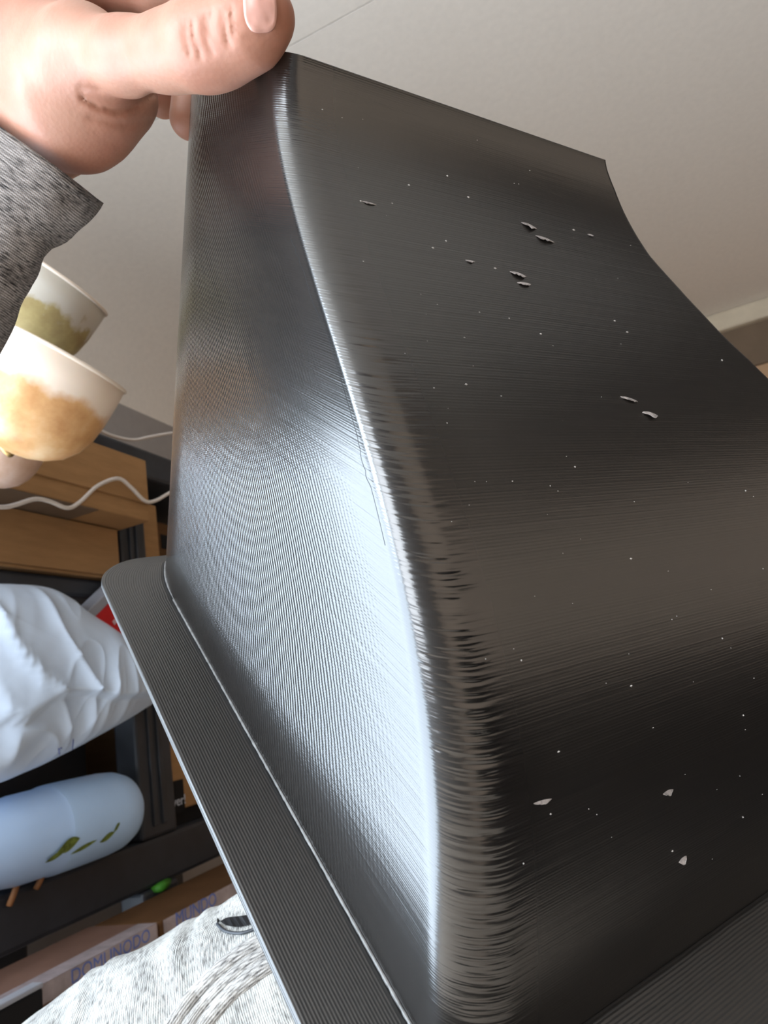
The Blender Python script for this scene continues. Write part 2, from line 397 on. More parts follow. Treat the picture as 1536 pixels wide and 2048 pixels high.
def grid_obj(name, V, U, Vv, mat, parent, attr=None):
    nr, nc = V.shape[:2]
    vv = c2w(V.reshape(-1, 3)); idx = np.arange(nr * nc).reshape(nr, nc)
    q = np.stack([idx[:-1, :-1], idx[:-1, 1:], idx[1:, 1:], idx[1:, :-1]], -1).reshape(-1, 4)
    me = bpy.data.meshes.new(name)
    me.vertices.add(len(vv)); me.vertices.foreach_set('co', vv.astype(np.float32).ravel())
    me.loops.add(q.size); me.loops.foreach_set('vertex_index', q.ravel().astype(np.int32))
    me.polygons.add(len(q)); me.polygons.foreach_set('loop_start', (np.arange(len(q)) * 4).astype(np.int32))
    me.polygons.foreach_set('loop_total', np.full(len(q), 4, np.int32))
    me.update(calc_edges=True); me.validate()
    uvl = me.uv_layers.new(name='UVMap')
    uvs = np.stack([U.ravel()[q.ravel()], Vv.ravel()[q.ravel()]], 1)
    uvl.data.foreach_set('uv', uvs.astype(np.float32).ravel())
    me.polygons.foreach_set('use_smooth', np.ones(len(q), bool))
    if attr is not None:
        a = me.attributes.new('edge_wear', 'FLOAT', 'POINT'); a.data.foreach_set('value', attr.astype(np.float32).ravel())
    me.materials.append(MATS[mat])
    o = bpy.data.objects.new(name, me); COL.objects.link(o)
    if parent: adopt(o, parent)
    return o
wall = grid_obj('shell', verts, UVU, np.repeat(hs[:, None], NC, 1), 'black_print', hood, MASK)
sd = wall.modifiers.new('thickness', 'SOLIDIFY'); sd.thickness = 0.0024; sd.offset = -1
SHELL = wall

# flange: swept strip round the foot of the shell, flat on the base plane
e0 = edge_t(0); FW = 0.0345
def fillet_path(c, rad_in, n):          # list of (corner, radius) -> points with n samples per piece
    pass
inn, outr = [], []
# back side running to the right (hidden), corner, left side, front corner, front side
OB = -0.037                            # outer back edge of the flange
for i in range(8):
    q = i / 8; s = 0.10 * (1 - q) + SB * q
    inn.append((TB, s)); outr.append((OB, s))
for i in range(20):
    a = math.pi / 2 * i / 20; ro = 0.030
    inn.append(ARC[i])
    outr.append((OB + ro - ro * math.cos(a) , (-FW + .0025 + ro) - ro * math.sin(a)))
for i in range(60):
    q = i / 60; t = T0 + q * (e0 - 0.012 - T0)
    inn.append((t, -lean(t, 0))); outr.append((OB + .030 + q * (e0 + 0.030 - .02 - (OB + .030)), -FW + .0025 - .0045 * q))
for i in range(16):
    a = math.pi / 2 * i / 16
    inn.append((e0 - .012 + .012 * math.sin(a), .012 - .012 * math.cos(a) - lean(e0, 0) * math.cos(a)))
    outr.append((e0 + .010 + .02 * math.sin(a), -FW - .002 + .02 - .02 * math.cos(a)))
for i in range(40):
    q = i / 39; s = .012 + q * 0.42
    inn.append((e0, s)); outr.append((e0 + .030, -FW - .002 + .02 + q * .45))
inn = np.array(inn); outr = np.array(outr); n = len(inn)
FT = 0.0028; NX = 12
arc = np.concatenate([[0], np.cumsum(np.linalg.norm(np.diff(inn, axis=0), axis=1))])
Vg = []; Ug = []; Wg = []
cross = [(0.0, -FT), (0.0, -FT * .5), (0.0, -0.0004), (0.012, 0.0)] + [(q, 0.0) for q in np.linspace(.06, 1.0, NX)] + [(1.0, -FT)]
for (q, hh) in cross:
    p = outr + (inn - outr) * q
    Vg.append(PB[None] - d2[None] * p[:, :1] + d1[None] * p[:, 1:] + up[None] * (hh + 0.0003))
    Ug.append(arc); Wg.append(np.full(n, q * FW + hh))
Vg = np.array(Vg)[::-1]; Ug = np.array(Ug)[::-1]; Wg = np.array(Wg)[::-1]
grid_obj('flange', Vg, Ug, Wg, 'black_print_flange', hood)['label'] = 'flat ribbed mounting flange along the foot'

# bead where wall meets flange, the light it catches put into a pale colour
bead = [c2w(pt(t, s_ - .0002, .0006)) for t, s_ in ARC[6:]] + [c2w(pt(t, -lean(t, 0) - .0002, .0006)) for t in np.linspace(T0, e0 - .012, 160)]
simple('bead_glint', (0.20, 0.20, 0.20), 0.35, 0.4, 300, 0.6)
tube('bead', bead, [0.0005 + 0.0002 * random.random() for _ in bead], 'bead_glint', hood, 6)

# seam that runs down the left face beside the rounded edge
def left_hit(px, py):
    v = camv(px, py, 1.0); q = v * ((PB @ d1) / (v @ d1)); return q
sp_ = spline([(585, 470), (612, 540), (640, 620), (690, 720), (722, 830), (742, 920), (765, 985), (790, 1040), (803, 1095)], 60)
seam = []
for i, (x, y) in enumerate(sp_):
    q = left_hit(x + random.uniform(-1.6, 1.6), y); h = (q - PB) @ up; t = -(q - PB) @ d2
    tm = edge_t(h) - RFc * (0.8 + 0.5 * (1 - h / HT)) - .0008; q = q + d2 * max(0, t - tm); t = min(t, tm)
    seam.append(c2w(q - d1 * (lean(t, h) - 0.00015)))
tube('layer_seam', seam, 0.00024, 'black_card', hood, 5)

# torn flakes on the front
def front_frame(px, py):
    h, s, t = front_hit(px, py); e = 0.002
    p = pt(edge_t(h), s, h); hv = pt(edge_t(h + e), s, h + e) - p; hv /= np.linalg.norm(hv)
    nn = np.cross(d1, hv); nn = nn if nn @ p < 0 else -nn
    return p, d1, hv, nn
def flake(px, py, L, Wd, tilt):
    p, a, b, nn = front_frame(px, py); sc = p[2] / F
    ang = math.radians(tilt); ax = a * math.cos(ang) + b * math.sin(ang); bx = -a * math.sin(ang) + b * math.cos(ang)
    vs, fs = [], []; n = 11; m = 4
    for i in range(n):
        q = i / (n - 1); wv = math.sin(math.pi * q) ** 0.8
        for j in range(m):
            r = j / (m - 1)
            jag = random.uniform(-.25, .25) if j in (0,) and 0 < i < n - 1 else 0
            off = (r - .7 + jag) * Wd * sc * wv
            lift = (1 - r) ** 1.2 * Wd * sc * 0.45 * wv + 0.0001
            vs.append(c2w(p + ax * ((q - .5) * L * sc) + bx * off + nn * lift))
    for i in range(n - 1):
        for j in range(m - 1): fs.append((i * m + j, (i + 1) * m + j, (i + 1) * m + j + 1, i * m + j + 1))
    o = mesh_obj('torn_flake', vs, fs, 'scuffed_plastic', None, False)
    md = o.modifiers.new('t', 'SOLIDIFY'); md.thickness = 0.00025
    adopt(o, hood)
for a in ((1058, 451, 42, 13, -10), (1090, 478, 52, 12, -8), (1181, 470, 20, 6, 0), (1036, 548, 44, 13, -8), (1048, 567, 40, 10, 2), (940, 522, 26, 6, 0), (738, 406, 34, 6, -2),
          (1258, 798, 50, 11, -12), (1300, 828, 46, 17, -10), (1085, 1602, 52, 7, -6), (1336, 1583, 34, 9, 0), (1365, 1718, 26, 11, 10)):
    flake(*a)
# white dust specks
vs, fs = [], []
for i in range(150):
    px = random.uniform(640, 1530); py = random.uniform(150, 1750)
    try: h, s, t = front_hit(px, py)
    except TypeError: continue
    if h > .245 or s < .012 or s > smax(h) - .004 or h < .02: continue
    p, a, b, nn = front_frame(px, py); r = p[2] / F * random.choice((.9, 1.1, 1.4, 2.2)); k0 = len(vs)
    st = random.uniform(.8, 2.2)
    for dd in (a * r * st, -a * r * st, b * r, -b * r, nn * r): vs.append(c2w(p + dd + nn * 0.00005))
    fs += [(k0, k0 + 2, k0 + 4), (k0 + 2, k0 + 1, k0 + 4), (k0 + 1, k0 + 3, k0 + 4), (k0 + 3, k0, k0 + 4)]
du = mesh_obj('dust_specks', vs, fs, 'dust_white'); adopt(du, hood); du['kind'] = 'stuff'; du['label'] = 'tiny white specks of dust'

# ------------------------------------------------------------------ person: hand, sleeve, knit garment
def surface_nets(Fv, org, hstep):
    inside = Fv < 0
    nx, ny, nz = Fv.shape; cnt = np.zeros((nx - 1, ny - 1, nz - 1), np.float32); pos = np.zeros((nx - 1, ny - 1, nz - 1, 3), np.float32)
    def sl(o, ax):
        return tuple(slice(o[i], (Fv.shape[i] - 1 + o[i])) for i in range(3))
    for ax in range(3):
        others = [i for i in range(3) if i != ax]
        for a in (0, 1):
            for b in (0, 1):
                o0 = [0, 0, 0]; o0[others[0]] = a; o0[others[1]] = b; o1 = list(o0); o1[ax] = 1
                f0 = Fv[sl(o0, ax)]; f1 = Fv[sl(o1, ax)]; cr = (f0 < 0) != (f1 < 0)
                tt = np.where(cr, f0 / np.where(cr, f0 - f1, 1), 0)
                cnt += cr
                for i in range(3):
                    pos[..., i] += cr * (tt if i == ax else o0[i])
    act = cnt > 0; ids = np.full(cnt.shape, -1, np.int64); ids[act] = np.arange(act.sum())
    ii = np.argwhere(act); vv = (ii + pos[act] / cnt[act][:, None]) * hstep + org
    faces = []
    for ax in range(3):
        o1 = [0, 0, 0]; o1[ax] = 1
        f0 = inside[tuple(slice(0, Fv.shape[i] - o1[i]) for i in range(3))]; f1 = inside[tuple(slice(o1[i], Fv.shape[i]) for i in range(3))]
        e = np.argwhere(f0 != f1); b, c = [(1, 2), (2, 0), (0, 1)][ax]
        ok = (e[:, b] > 0) & (e[:, c] > 0) & (e[:, b] < Fv.shape[b] - 1) & (e[:, c] < Fv.shape[c] - 1); e = e[ok]
        def g(db, dc):
            q = e.copy(); q[:, b] += db; q[:, c] += dc; return ids[q[:, 0], q[:, 1], q[:, 2]]
        q = np.stack([g(-1, -1), g(0, -1), g(0, 0), g(-1, 0)], 1)
        flip = ~f0[e[:, 0], e[:, 1], e[:, 2]]; q[flip] = q[flip][:, ::-1]
        faces.append(q)
    return vv, np.concatenate(faces)

org = np.array([-0.300, -0.300, 0.195]); top = np.array([-0.020, -0.030, 0.430]); st_ = 0.00118
dims = np.ceil((top - org) / st_).astype(int)
gx, gy, gz = [(org[i] + st_ * np.arange(dims[i])).astype(np.float32) for i in range(3)]
GX, GY, GZ = np.meshgrid(gx, gy, gz, indexing='ij')
def cone(a, b, ra, rb):
    a = np.asarray(a, np.float32); b = np.asarray(b, np.float32); ab = b - a; L2 = float(ab @ ab)
    tt = np.clip(((GX - a[0]) * ab[0] + (GY - a[1]) * ab[1] + (GZ - a[2]) * ab[2]) / L2, 0, 1)
    d = np.sqrt((GX - a[0] - tt * ab[0]) ** 2 + (GY - a[1] - tt * ab[1]) ** 2 + (GZ - a[2] - tt * ab[2]) ** 2)
    return d - (ra + (rb - ra) * tt)
def smin(a, b, kk):
    hh = np.clip(0.5 + 0.5 * (b - a) / kk, 0, 1); return b + (a - b) * hh - kk * hh * (1 - hh)
def chain(pts, kk):
    D = None
    for (x0, y0, z0, r0), (x1, y1, z1, r1) in zip(pts[:-1], pts[1:]):
        c = cone(camv(x0, y0, z0), camv(x1, y1, z1), r0 * z0 / F, r1 * z1 / F)
        D = c if D is None else smin(D, c, kk)
    return D
thumb = chain([(538, 30, .224, 42), (505, 52, .228, 60), (440, 80, .236, 64), (400, 91, .240, 64), (335, 106, .250, 56), (260, 114, .262, 57), (170, 112, .280, 84)], .012)
palm = chain([(170, 118, .285, 88), (60, 105, .315, 100), (-60, 130, .345, 118)], .02)
palm = smin(palm, chain([(215, 190, .292, 75), (150, 215, .300, 98), (60, 215, .320, 110)], .02), .012)
palm = smin(palm, chain([(260, 195, .300, 48), (200, 215, .30, 70)], .01), .010)
palm = smin(palm, chain([(180, 262, .352, 62), (60, 250, .360, 90)], .02), .006)
fore = chain([(40, 190, .33, 130), (-60, 300, .352, 128), (-160, 440, .37, 140)], .02)
hand = smin(smin(palm, fore, .022), thumb, .008)
back = chain([(10, 60, .335, 95), (140, -25, .335, 70), (240, -60, .335, 58)], .02)
hand = smin(hand, back, .016)
f1_ = chain([(215, -35, .330, 50), (330, -12, .318, 48), (440, 2, .312, 44)], .006)
f2_ = chain([(240, -6, .350, 50), (360, 30, .345, 50), (400, 130, .338, 47), (380, 238, .336, 40)], .006)
f3_ = chain([(200, 30, .372, 50), (300, 80, .372, 46), (335, 150, .368, 42), (326, 205, .366, 30)], .006)
fing = np.minimum(np.minimum(f1_, f2_), f3_)
hand = smin(hand, fing, .005)
# skin creases: shallow grooves across the thumb joint and the thenar fold
PXg = GX / GZ * F + 768; PYg = GY / GZ * F + 1024
near = np.abs(hand) < 0.004
def groove(pts, width, depth, zmax=.34):
    global hand
    idx = np.where(near & (GZ < zmax)); X = PXg[idx]; Y = PYg[idx]; D = np.full(X.shape, 1e9, np.float32)
    for (x0, y0), (x1, y1) in zip(pts[:-1], pts[1:]):
        L2 = (x1 - x0) ** 2 + (y1 - y0) ** 2; tt = np.clip(((X - x0) * (x1 - x0) + (Y - y0) * (y1 - y0)) / L2, 0, 1)
        D = np.minimum(D, np.hypot(X - x0 - tt * (x1 - x0), Y - y0 - tt * (y1 - y0)))
    hand[idx] += depth * np.exp(-(D / width) ** 2)
for g in ([(383, 40), (388, 75), (402, 112)], [(408, 34), (412, 78), (424, 108)], [(424, 26), (418, 48), (424, 70)], [(446, 22), (450, 60), (458, 90)], [(370, 45), (372, 80), (380, 105)], [(462, 15), (466, 45), (468, 70)]):
    groove(g, 4.5, 0.0009)
groove([(165, 195), (200, 215), (235, 222), (275, 212), (305, 188)], 6, 0.0016)
groove([(160, 175), (200, 180)], 5, .0006)
groove([(478, 62), (492, 70), (515, 72), (535, 62)], 5, 0.0007)
groove([(180, 235), (250, 250), (300, 240)], 6, .0008)
vv, ff = surface_nets(hand, org, st_)
keep = np.ones(len(vv), bool)
t = NT('skin'); tc = t.n('ShaderNodeTexCoord')
n1 = t.n('ShaderNodeTexNoise', Scale=28.0, Detail=5.0); t.l(tc.outputs['Object'], n1.inputs['Vector'])
n2_ = t.n('ShaderNodeTexNoise', Scale=420.0, Detail=4.0); t.l(tc.outputs['Object'], n2_.inputs['Vector'])
vo = t.n('ShaderNodeTexVoronoi', Scale=520.0); t.l(tc.outputs['Object'], vo.inputs['Vector'])
t.l(t.ramp(n1.outputs[0], [(0.3, (0.37, 0.155, 0.10)), (0.5, (0.42, 0.20, 0.135)), (0.72, (0.46, 0.255, 0.18))]), t.b.inputs['Base Color'])
t.b.inputs['Roughness'].default_value = 0.48; t.b.inputs['Specular IOR Level'].default_value = 0.4
t.b.inputs['Subsurface Weight'].default_value = 0.25; t.b.inputs['Subsurface Radius'].default_value = (1.0, 0.35, 0.2); t.b.inputs['Subsurface Scale'].default_value = 0.006
hh_ = t.math('ADD', t.math('MULTIPLY', n2_.outputs[0], 0.7), t.math('MULTIPLY', vo.outputs['Distance'], 0.6))
t.l(t.bump(hh_, 0.22, 0.0004), t.b.inputs['Normal'])
simple('nail', (0.60, 0.32, 0.26), 0.28, 0.10, 60, 0.5, sss=0.1)

person = empty('person', tuple(W(60, 300, .36)))
tag(person, 'person in heather grey knitwear, left hand pinching the black print by its top', 'person')
ho = mesh_obj('hand', c2w(vv), ff, 'skin', None, True); adopt(ho, person)
md = ho.modifiers.new('smooth', 'SMOOTH'); md.factor = 0.5; md.iterations = 3
# thumb nail: a curved plate lying on the thumb
def ray_hand(px, py):
    v = camv(px, py, 1.0)
    for z in np.arange(.2, .3, .0002):
        p = v * z; i = np.round((p - org) / st_).astype(int)
        if np.all(i >= 0) and np.all(i < dims) and hand[tuple(i)] < 0: return z
    return .22
vs, fs = [], []; NXn, NYn = 13, 11
for i in range(NXn):
    for j in range(NYn):
        q = i / (NXn - 1) * 2 - 1; r = j / (NYn - 1) * 2 - 1
        # superellipse plate from x 486..552, y -42..66
        e = (abs(q) ** 3 + abs(r) ** 3) ** (1 / 3) or 1; mx = max(abs(q), abs(r)); k_ = mx / e if e else 1
        px = 520 + q * k_ * 33 + r * 3; py = 10 + r * k_ * 56
        z = ray_hand(px, py)
        vs.append((px, py, z))
zs = np.array([v[2] for v in vs]).reshape(NXn, NYn)
for _ in range(4):
    zs = (np.pad(zs, 1, 'edge')[:-2, 1:-1] + np.pad(zs, 1, 'edge')[2:, 1:-1] + np.pad(zs, 1, 'edge')[1:-1, :-2] + np.pad(zs, 1, 'edge')[1:-1, 2:] + 2 * zs) / 6
vs = [W(x, y, z - .0007) for (x, y, _), z in zip(vs, zs.ravel())]
for i in range(NXn - 1):
    for j in range(NYn - 1): fs.append((i * NYn + j, (i + 1) * NYn + j, (i + 1) * NYn + j + 1, i * NYn + j + 1))
na = mesh_obj('thumb_nail', vs, fs, 'nail', None, True); adopt(na, person); na['label'] = 'pink thumb nail'
md = na.modifiers.new('t', 'SOLIDIFY'); md.thickness = 0.0008; md.offset = 0

# heathered knit
def knit(name, lo, hi, scale=(1, 1, 1), rib=900., ribstr=.5):
    t = NT(name); uv = t.n('ShaderNodeUVMap'); uv.uv_map = 'UVMap'
    sp = t.n('ShaderNodeSeparateXYZ'); t.l(uv.outputs[0], sp.inputs[0])
    def noise(su, sv, det=4.0):
        cb = t.n('ShaderNodeCombineXYZ'); t.l(t.math('MULTIPLY', sp.outputs[0], su), cb.inputs[0]); t.l(t.math('MULTIPLY', sp.outputs[1], sv), cb.inputs[1])
        nz = t.n('ShaderNodeTexNoise', Scale=1.0, Detail=det); t.l(cb.outputs[0], nz.inputs['Vector']); return nz.outputs[0]
    st = noise(1100, 160); sm = noise(60, 25)
    f = t.math('ADD', t.math('MULTIPLY', st, 0.75), t.math('MULTIPLY', sm, 0.35))
    t.l(t.ramp(f, [(0.40, lo), (0.50, tuple((a + b) / 2 for a, b in zip(lo, hi))), (0.64, hi)]), t.b.inputs['Base Color'])
    rb = t.math('MULTIPLY', t.math('SINE', t.math('MULTIPLY', sp.outputs[0], rib * 6.283)), t.math('ADD', t.math('SINE', t.math('MULTIPLY', sp.outputs[1], rib * 4.5)), 1.5))
    hgt = t.math('ADD', t.math('MULTIPLY', rb, 0.4), st)
    t.l(t.bump(hgt, ribstr, 0.0006), t.b.inputs['Normal'])
    t.b.inputs['Roughness'].default_value = 0.9; t.b.inputs['Specular IOR Level'].default_value = 0.15
    t.b.inputs['Sheen Weight'].default_value = 0.1
knit('grey_knit', (0.028, 0.024, 0.023), (0.30, 0.265, 0.245))
knit('pale_knit', (0.11, 0.105, 0.10), (0.52, 0.52, 0.495), rib=700.)
knit('mid_knit', (0.10, 0.095, 0.092), (0.52, 0.50, 0.47), rib=700.)

# sleeve: tube whose rim runs from upper left to the tip at (195,410)
axd = np.array([-.58, .81]); prd = np.array([.81, .58])
rows = [(-14, 0, -6), (0, 0, 0), (40, -2, 2), (90, -14, 0), (125, -36, 4), (150, -34, 2), (180, -22, 0), (250, -12, 4), (330, 4, 0), (420, 10, 0), (520, 14, 0)]
SEG = 96; V = np.zeros((41, SEG + 1, 3)); U = np.zeros((41, SEG + 1)); Vv = np.zeros((41, SEG + 1))
ra = np.array(rows, float); aa = np.linspace(-10, 520, 41); zc0 = .326
for i, a in enumerate(aa):
    pr = np.interp(a, ra[:, 0], ra[:, 1]); half = 182
    for k_ in range(SEG + 1):
        th = 2 * math.pi * k_ / SEG
        c, s = math.cos(th), math.sin(th)
        right = max(c, 0) ** 2
        w_ = half + pr * right
        fold = 5 * math.sin(5 * th + a * .02) + 4 * math.sin(9 * th - a * .035) + 3.5 * math.sin(a * .07 + 3 * th)
        sag = 26 * math.exp(-((th if th < math.pi else th - 2 * math.pi) / .35) ** 2) * math.exp(-max(a, 0) / 50)     # drooping tip of the cuff
        rr = w_ + fold * (1 - right * .6)
        ctr = np.array([195, 410]) - prd * half + axd * a
        bow = 5 * (1 - c * c) * math.exp(-((a) / 120) ** 2)
        p2 = ctr + prd * (rr * c) + axd * (-bow * (1 if s < 0 else -.3))
        z = zc0 + a * 0.00006 + s * half * .86 * zc0 / F
        V[i, k_] = camv(p2[0], p2[1], z)
        U[i, k_] = th * .04; Vv[i, k_] = a * zc0 / F
sl_ = grid_obj('sleeve', V, Vv, U, 'grey_knit', person); md = sl_.modifiers.new('t', 'SOLIDIFY'); md.thickness = .0016; md.offset = -1
sl_['label'] = 'grey heathered knit sleeve'
hem = [c2w(V[1, k_]) for k_ in range(SEG + 1)]
hm = tube('cuff_seam', hem, 0.0007, 'black_card', sl_ and person, 6)

# knit garment on the lap, lower left
def lap(px, py, lift=0.0):
    return None
axp0 = camv(120, 2310, .47); axp1 = camv(760, 1890, .47)
ax3 = (axp1 - axp0); Lx = np.linalg.norm(ax3); ax3 = ax3 / Lx
perp = np.cross(ax3, np.array([0, 0, 1.0])); perp /= np.linalg.norm(perp)
if perp[1] > 0: perp = -perp
zf = np.cross(ax3, perp); zf = zf if zf[2] < 0 else -zf
def garment_pt(q, th, add=0.0):
    base = axp0 + ax3 * (q * Lx)
    rad = .083 + .006 * math.sin(q * 5.2 + .4) + .0012 * math.sin(th * 9 + q * 14) + .0010 * math.sin(q * 47 + th * 5 + 2 * math.sin(q * 21)) * max(0, math.sin(th))
    rad += add
    return base + perp * (rad * math.sin(th)) + zf * (rad * math.cos(th) * .95)
nq, nth = 120, 100; V = np.zeros((nq, nth, 3)); U = np.zeros((nq, nth)); Vv = np.zeros((nq, nth))
for i in range(nq):
    for j in range(nth):
        q = -.25 + 1.4 * i / (nq - 1); th = math.pi * 2 * j / (nth - 1) - math.pi / 2
        V[i, j] = garment_pt(q, th); U[i, j] = q * Lx; Vv[i, j] = th * .083
ga = grid_obj('knit_garment', V, U, Vv, 'pale_knit', person); ga['label'] = 'pale heathered knit over the lap'

# find garment surface under a pixel, for the ribbed band and the eyelet
GV = V.reshape(-1, 3); GP = np.stack([GV[:, 0] / GV[:, 2] * F + 768, GV[:, 1] / GV[:, 2] * F + 1024], 1)
front = np.array([(zf @ (v - (axp0 + ax3 * ((v - axp0) @ ax3)))) > -0.02 for v in GV])
def garment_hit(px, py, lift):
    d = np.hypot(GP[:, 0] - px, GP[:, 1] - py) + (~front) * 1e5
    k4 = np.argsort(d)[:4]; z = np.average(GV[k4, 2], weights=1 / (d[k4] + 1))
    p = camv(px, py, z); b = axp0 + ax3 * ((p - axp0) @ ax3); nn = (p - b) / np.linalg.norm(p - b)
    return c2w(p + nn * lift)
for off, rr in ((-20, .0058), (4, .0050), (26, .0058)):
    cen = spline([(355 + off, 2075 + off * .6), (400 + off, 2010 + off * .6), (455 + off, 1952 + off * .6), (520 + off, 1905 + off * .6), (590 + off, 1870 + off * .6)], 40)
    tube('rib_band', [garment_hit(x, y, -0.002) for x, y in cen], rr, 'mid_knit', person, 12)
for nm in ('rib_band', 'rib_band.001', 'rib_band.002'):
    o = bpy.data.objects[nm]; me = o.data; ul = me.uv_layers.new(name='UVMap')
    for lp in me.loops:
        k_ = lp.vertex_index; ul.data[lp.index].uv = ((k_ % 12) / 12 * .03, (k_ // 12) * .0024)
# dark eyelet slit with its stitched rim
ey = spline([(436, 1850), (455, 1838), (485, 1834), (530, 1826)], 16); ey2 = spline([(436, 1850), (452, 1864), (480, 1868), (505, 1862), (530, 1850)], 16)
vs = [garment_hit(x, y, .0012) for x, y in ey] + [garment_hit(x, y - 12, .0012) for x, y in ey2]
fs = [(i, i + 1, 17 + i, 16 + i) for i in range(15)]
adopt(mesh_obj('eyelet', vs, fs, 'black_card'), person)
tube('eyelet_stitching', [garment_hit(x, y, .001) for x, y in ey2], .0011, 'shelf_plastic', person, 6)

# ------------------------------------------------------------------ shelving rack on the left
SX = -0.97; E = EYE[2]
rack = empty('shelving_rack', (SX - .2, 1.0, 0))
tag(rack, 'black plastic shelving rack loaded with cardboard boxes along the left wall', 'shelf')
def deck(z0, z1):
    box_mesh('shelf_deck', SX - .42, SX, .48, 1.62, E + z0, E + z1, 'shelf_plastic', .008, rack)
deck(.545, .615); deck(.262, .300); deck(-.268, -.185)
def post(y, z0, z1, w, x=SX):
    p = box_mesh('post', x - .05, x + .004, y - w / 2, y + w / 2, z0, z1, 'shelf_plastic', .006, rack)
    for dy in (-.2, .05):
        box_mesh('ridge', x + .001, x + .009, y + w * dy, y + w * (dy + .12), z0 + .02, z1 - .02, 'shelf_plastic', .002, p)
for y in (.52, 1.095, 1.58):
    post(y, E + .300, E + .545, .075); post(y + .018, E - .185, E + .262, .098); post(y + .01, 0.0, E - .268, .098)
for y in (.52, 1.095, 1.58):
    box_mesh('post', SX - .42, SX - .37, y - .04, y + .04, 0, E + .545, 'shelf_plastic', .006, rack)

def carton(name, x0, x1, y0, y1, z0, z1, mat, label, tape=None, rot=None, bevel=.003):
    e = empty(name, ((x0 + x1) / 2, (y0 + y1) / 2, z0)); tag(e, label, 'box')
    box_mesh('carton_body', x0, x1, y0, y1, z0, z1, mat, bevel, e, rot)
    return e
b = carton('cardboard_box', SX - .36, SX + .012, .57, 1.040, E + .300, E + .404, 'cardboard', 'wide tan cardboard box left of the rack post, lower of the two stacked')
box_mesh('flap', SX + .012, SX + .0155, .575, 1.038, E + .306, E + .402, 'cardboard', .001, b)
b = carton('cardboard_box', SX - .36, SX + .085, .565, 1.054, E + .405, E + .535, 'cardboard', 'tan cardboard box under the top deck, upper of the two stacked, overhanging')
box_mesh('underside_dark', SX - .2, SX + .084, .57, .92, E + .4035, E + .405, 'underside_dark', 0, b)  # thin dark sheet, paints the shade on the overhanging underside
box_mesh('flap', SX + .0855, SX + .0885, .57, 1.05, E + .44, E + .533, 'cardboard', .001, b)
b = carton('cardboard_box', SX - .36, SX - .03, 1.150, 1.215, E + .300, E + .50, 'cardboard', 'narrow tan cardboard box just right of the rack post on the middle deck')
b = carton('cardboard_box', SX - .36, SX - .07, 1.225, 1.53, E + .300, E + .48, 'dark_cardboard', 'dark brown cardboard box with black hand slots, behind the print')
for z in (.355, .415): box_mesh('hand_slot', SX - .072, SX - .0685, 1.27, 1.40, E + z, E + z + .035, 'black_card', .001, b)
b = carton('cardboard_box', SX - .36, SX - .02, 1.166, 1.50, E - .155, E + .16, 'cardboard', 'tan cardboard box with a black printed label at its lower corner')
box_mesh('box_label', SX - .0205, SX - .0185, 1.167, 1.216, E - .160, E - .098, 'black_card', 0, b)
text_obj('lettering', 'over!', .026, 'white_ink', (SX - .018, 1.192, E - .138), (0, 1, 0), (0, 0, 1), b)
box_mesh('dark_gap', SX - .35, SX - .03, 1.17, 1.49, E - .185, E - .155, 'black_card', 0, b)  # black block put in for the dark gap beneath the box
# black bin added under the bag to stand for the dark shelf interior
bn = empty('added_bin', (SX - .2, .8, E - .185)); tag(bn, 'added black bin that stands for the dark shelf interior behind the white bottle', 'bin')
box_mesh('bin_body', SX - .35, SX - .10, .60, 1.05, E - .185, E + .06, 'bin_plastic', .012, bn)
box_mesh('bin_rim', SX - .36, SX - .09, .592, 1.055, E + .045, E + .065, 'bin_plastic', .004, bn)

# white bag: inflated outline with folds
def pillow(name, outline, X, thick, mat, parent=None, n=90, folds=None, back=0.3):
    P = np.array([WX(x, y, X) for x, y in outline]); yz = P[:, 1:]
    c = yz.mean(0); ring = spline(np.vstack([yz, yz[:1]]), 221)[:-1]
    vs, fs = [], []; m = len(ring)
    for side in (1, -1):
        for i in range(n + 1):
            q = i / n
            for p in ring:
                y, z = c + (p - c) * q
                d = thick * math.sqrt(max(0, 1 - q ** 2.4)) * (1 if side > 0 else back)
                f_ = folds(y, z, q) if (folds and side > 0) else 0
                vs.append((X + side * d + f_ * (1 - q ** 6), y, z))
    off = (n + 1) * m
    for s_ in range(2):
        for i in range(n):
            for k_ in range(m):
                a = s_ * off + i * m + k_; b2 = s_ * off + i * m + (k_ + 1) % m; c2 = b2 + m; d2_ = a + m
                fs.append((a, b2, c2, d2_) if s_ else (d2_, c2, b2, a))
    me = mesh_obj(name, vs, fs, mat, None, True)
    bm = bmesh.new(); bm.from_mesh(me.data); bmesh.ops.remove_doubles(bm, verts=bm.verts, dist=1e-5); bmesh.ops.recalc_face_normals(bm, faces=bm.faces); bm.to_mesh(me.data); bm.free()
    if parent: adopt(me, parent)
    return me
from mathutils import noise as MN
FLAP = np.array([WX(x, y, SX + .09) for x, y in ((-60, 1430), (0, 1441), (36, 1444), (60, 1425), (92, 1398), (125, 1392), (150, 1392), (190, 1404), (240, 1398), (305, 1390))])
def bagfold(y, z, q):
    w_ = MN.noise(Vector((y * 9, z * 4, 1.3))); 
    r1 = 1 - abs(MN.noise(Vector((y * 13 + z * 4 + w_ * 1.2, z * 3.2 - y * 2, 4.1)))) * 2
    r2 = 1 - abs(MN.noise(Vector((y * 24 - z * 9, z * 9 + y * 5 + w_, 9.7)))) * 2
    zf_ = np.interp(y, FLAP[:, 1], FLAP[:, 2]); st = 1 / (1 + math.exp(-max(-30, min(30, (z - zf_) / .0018)))); st *= math.exp(-max(z - zf_, 0) / .09)
    return .020 * st + .022 * w_ + .012 * max(r1, 0) ** 2 + .003 * max(r2, 0) ** 3
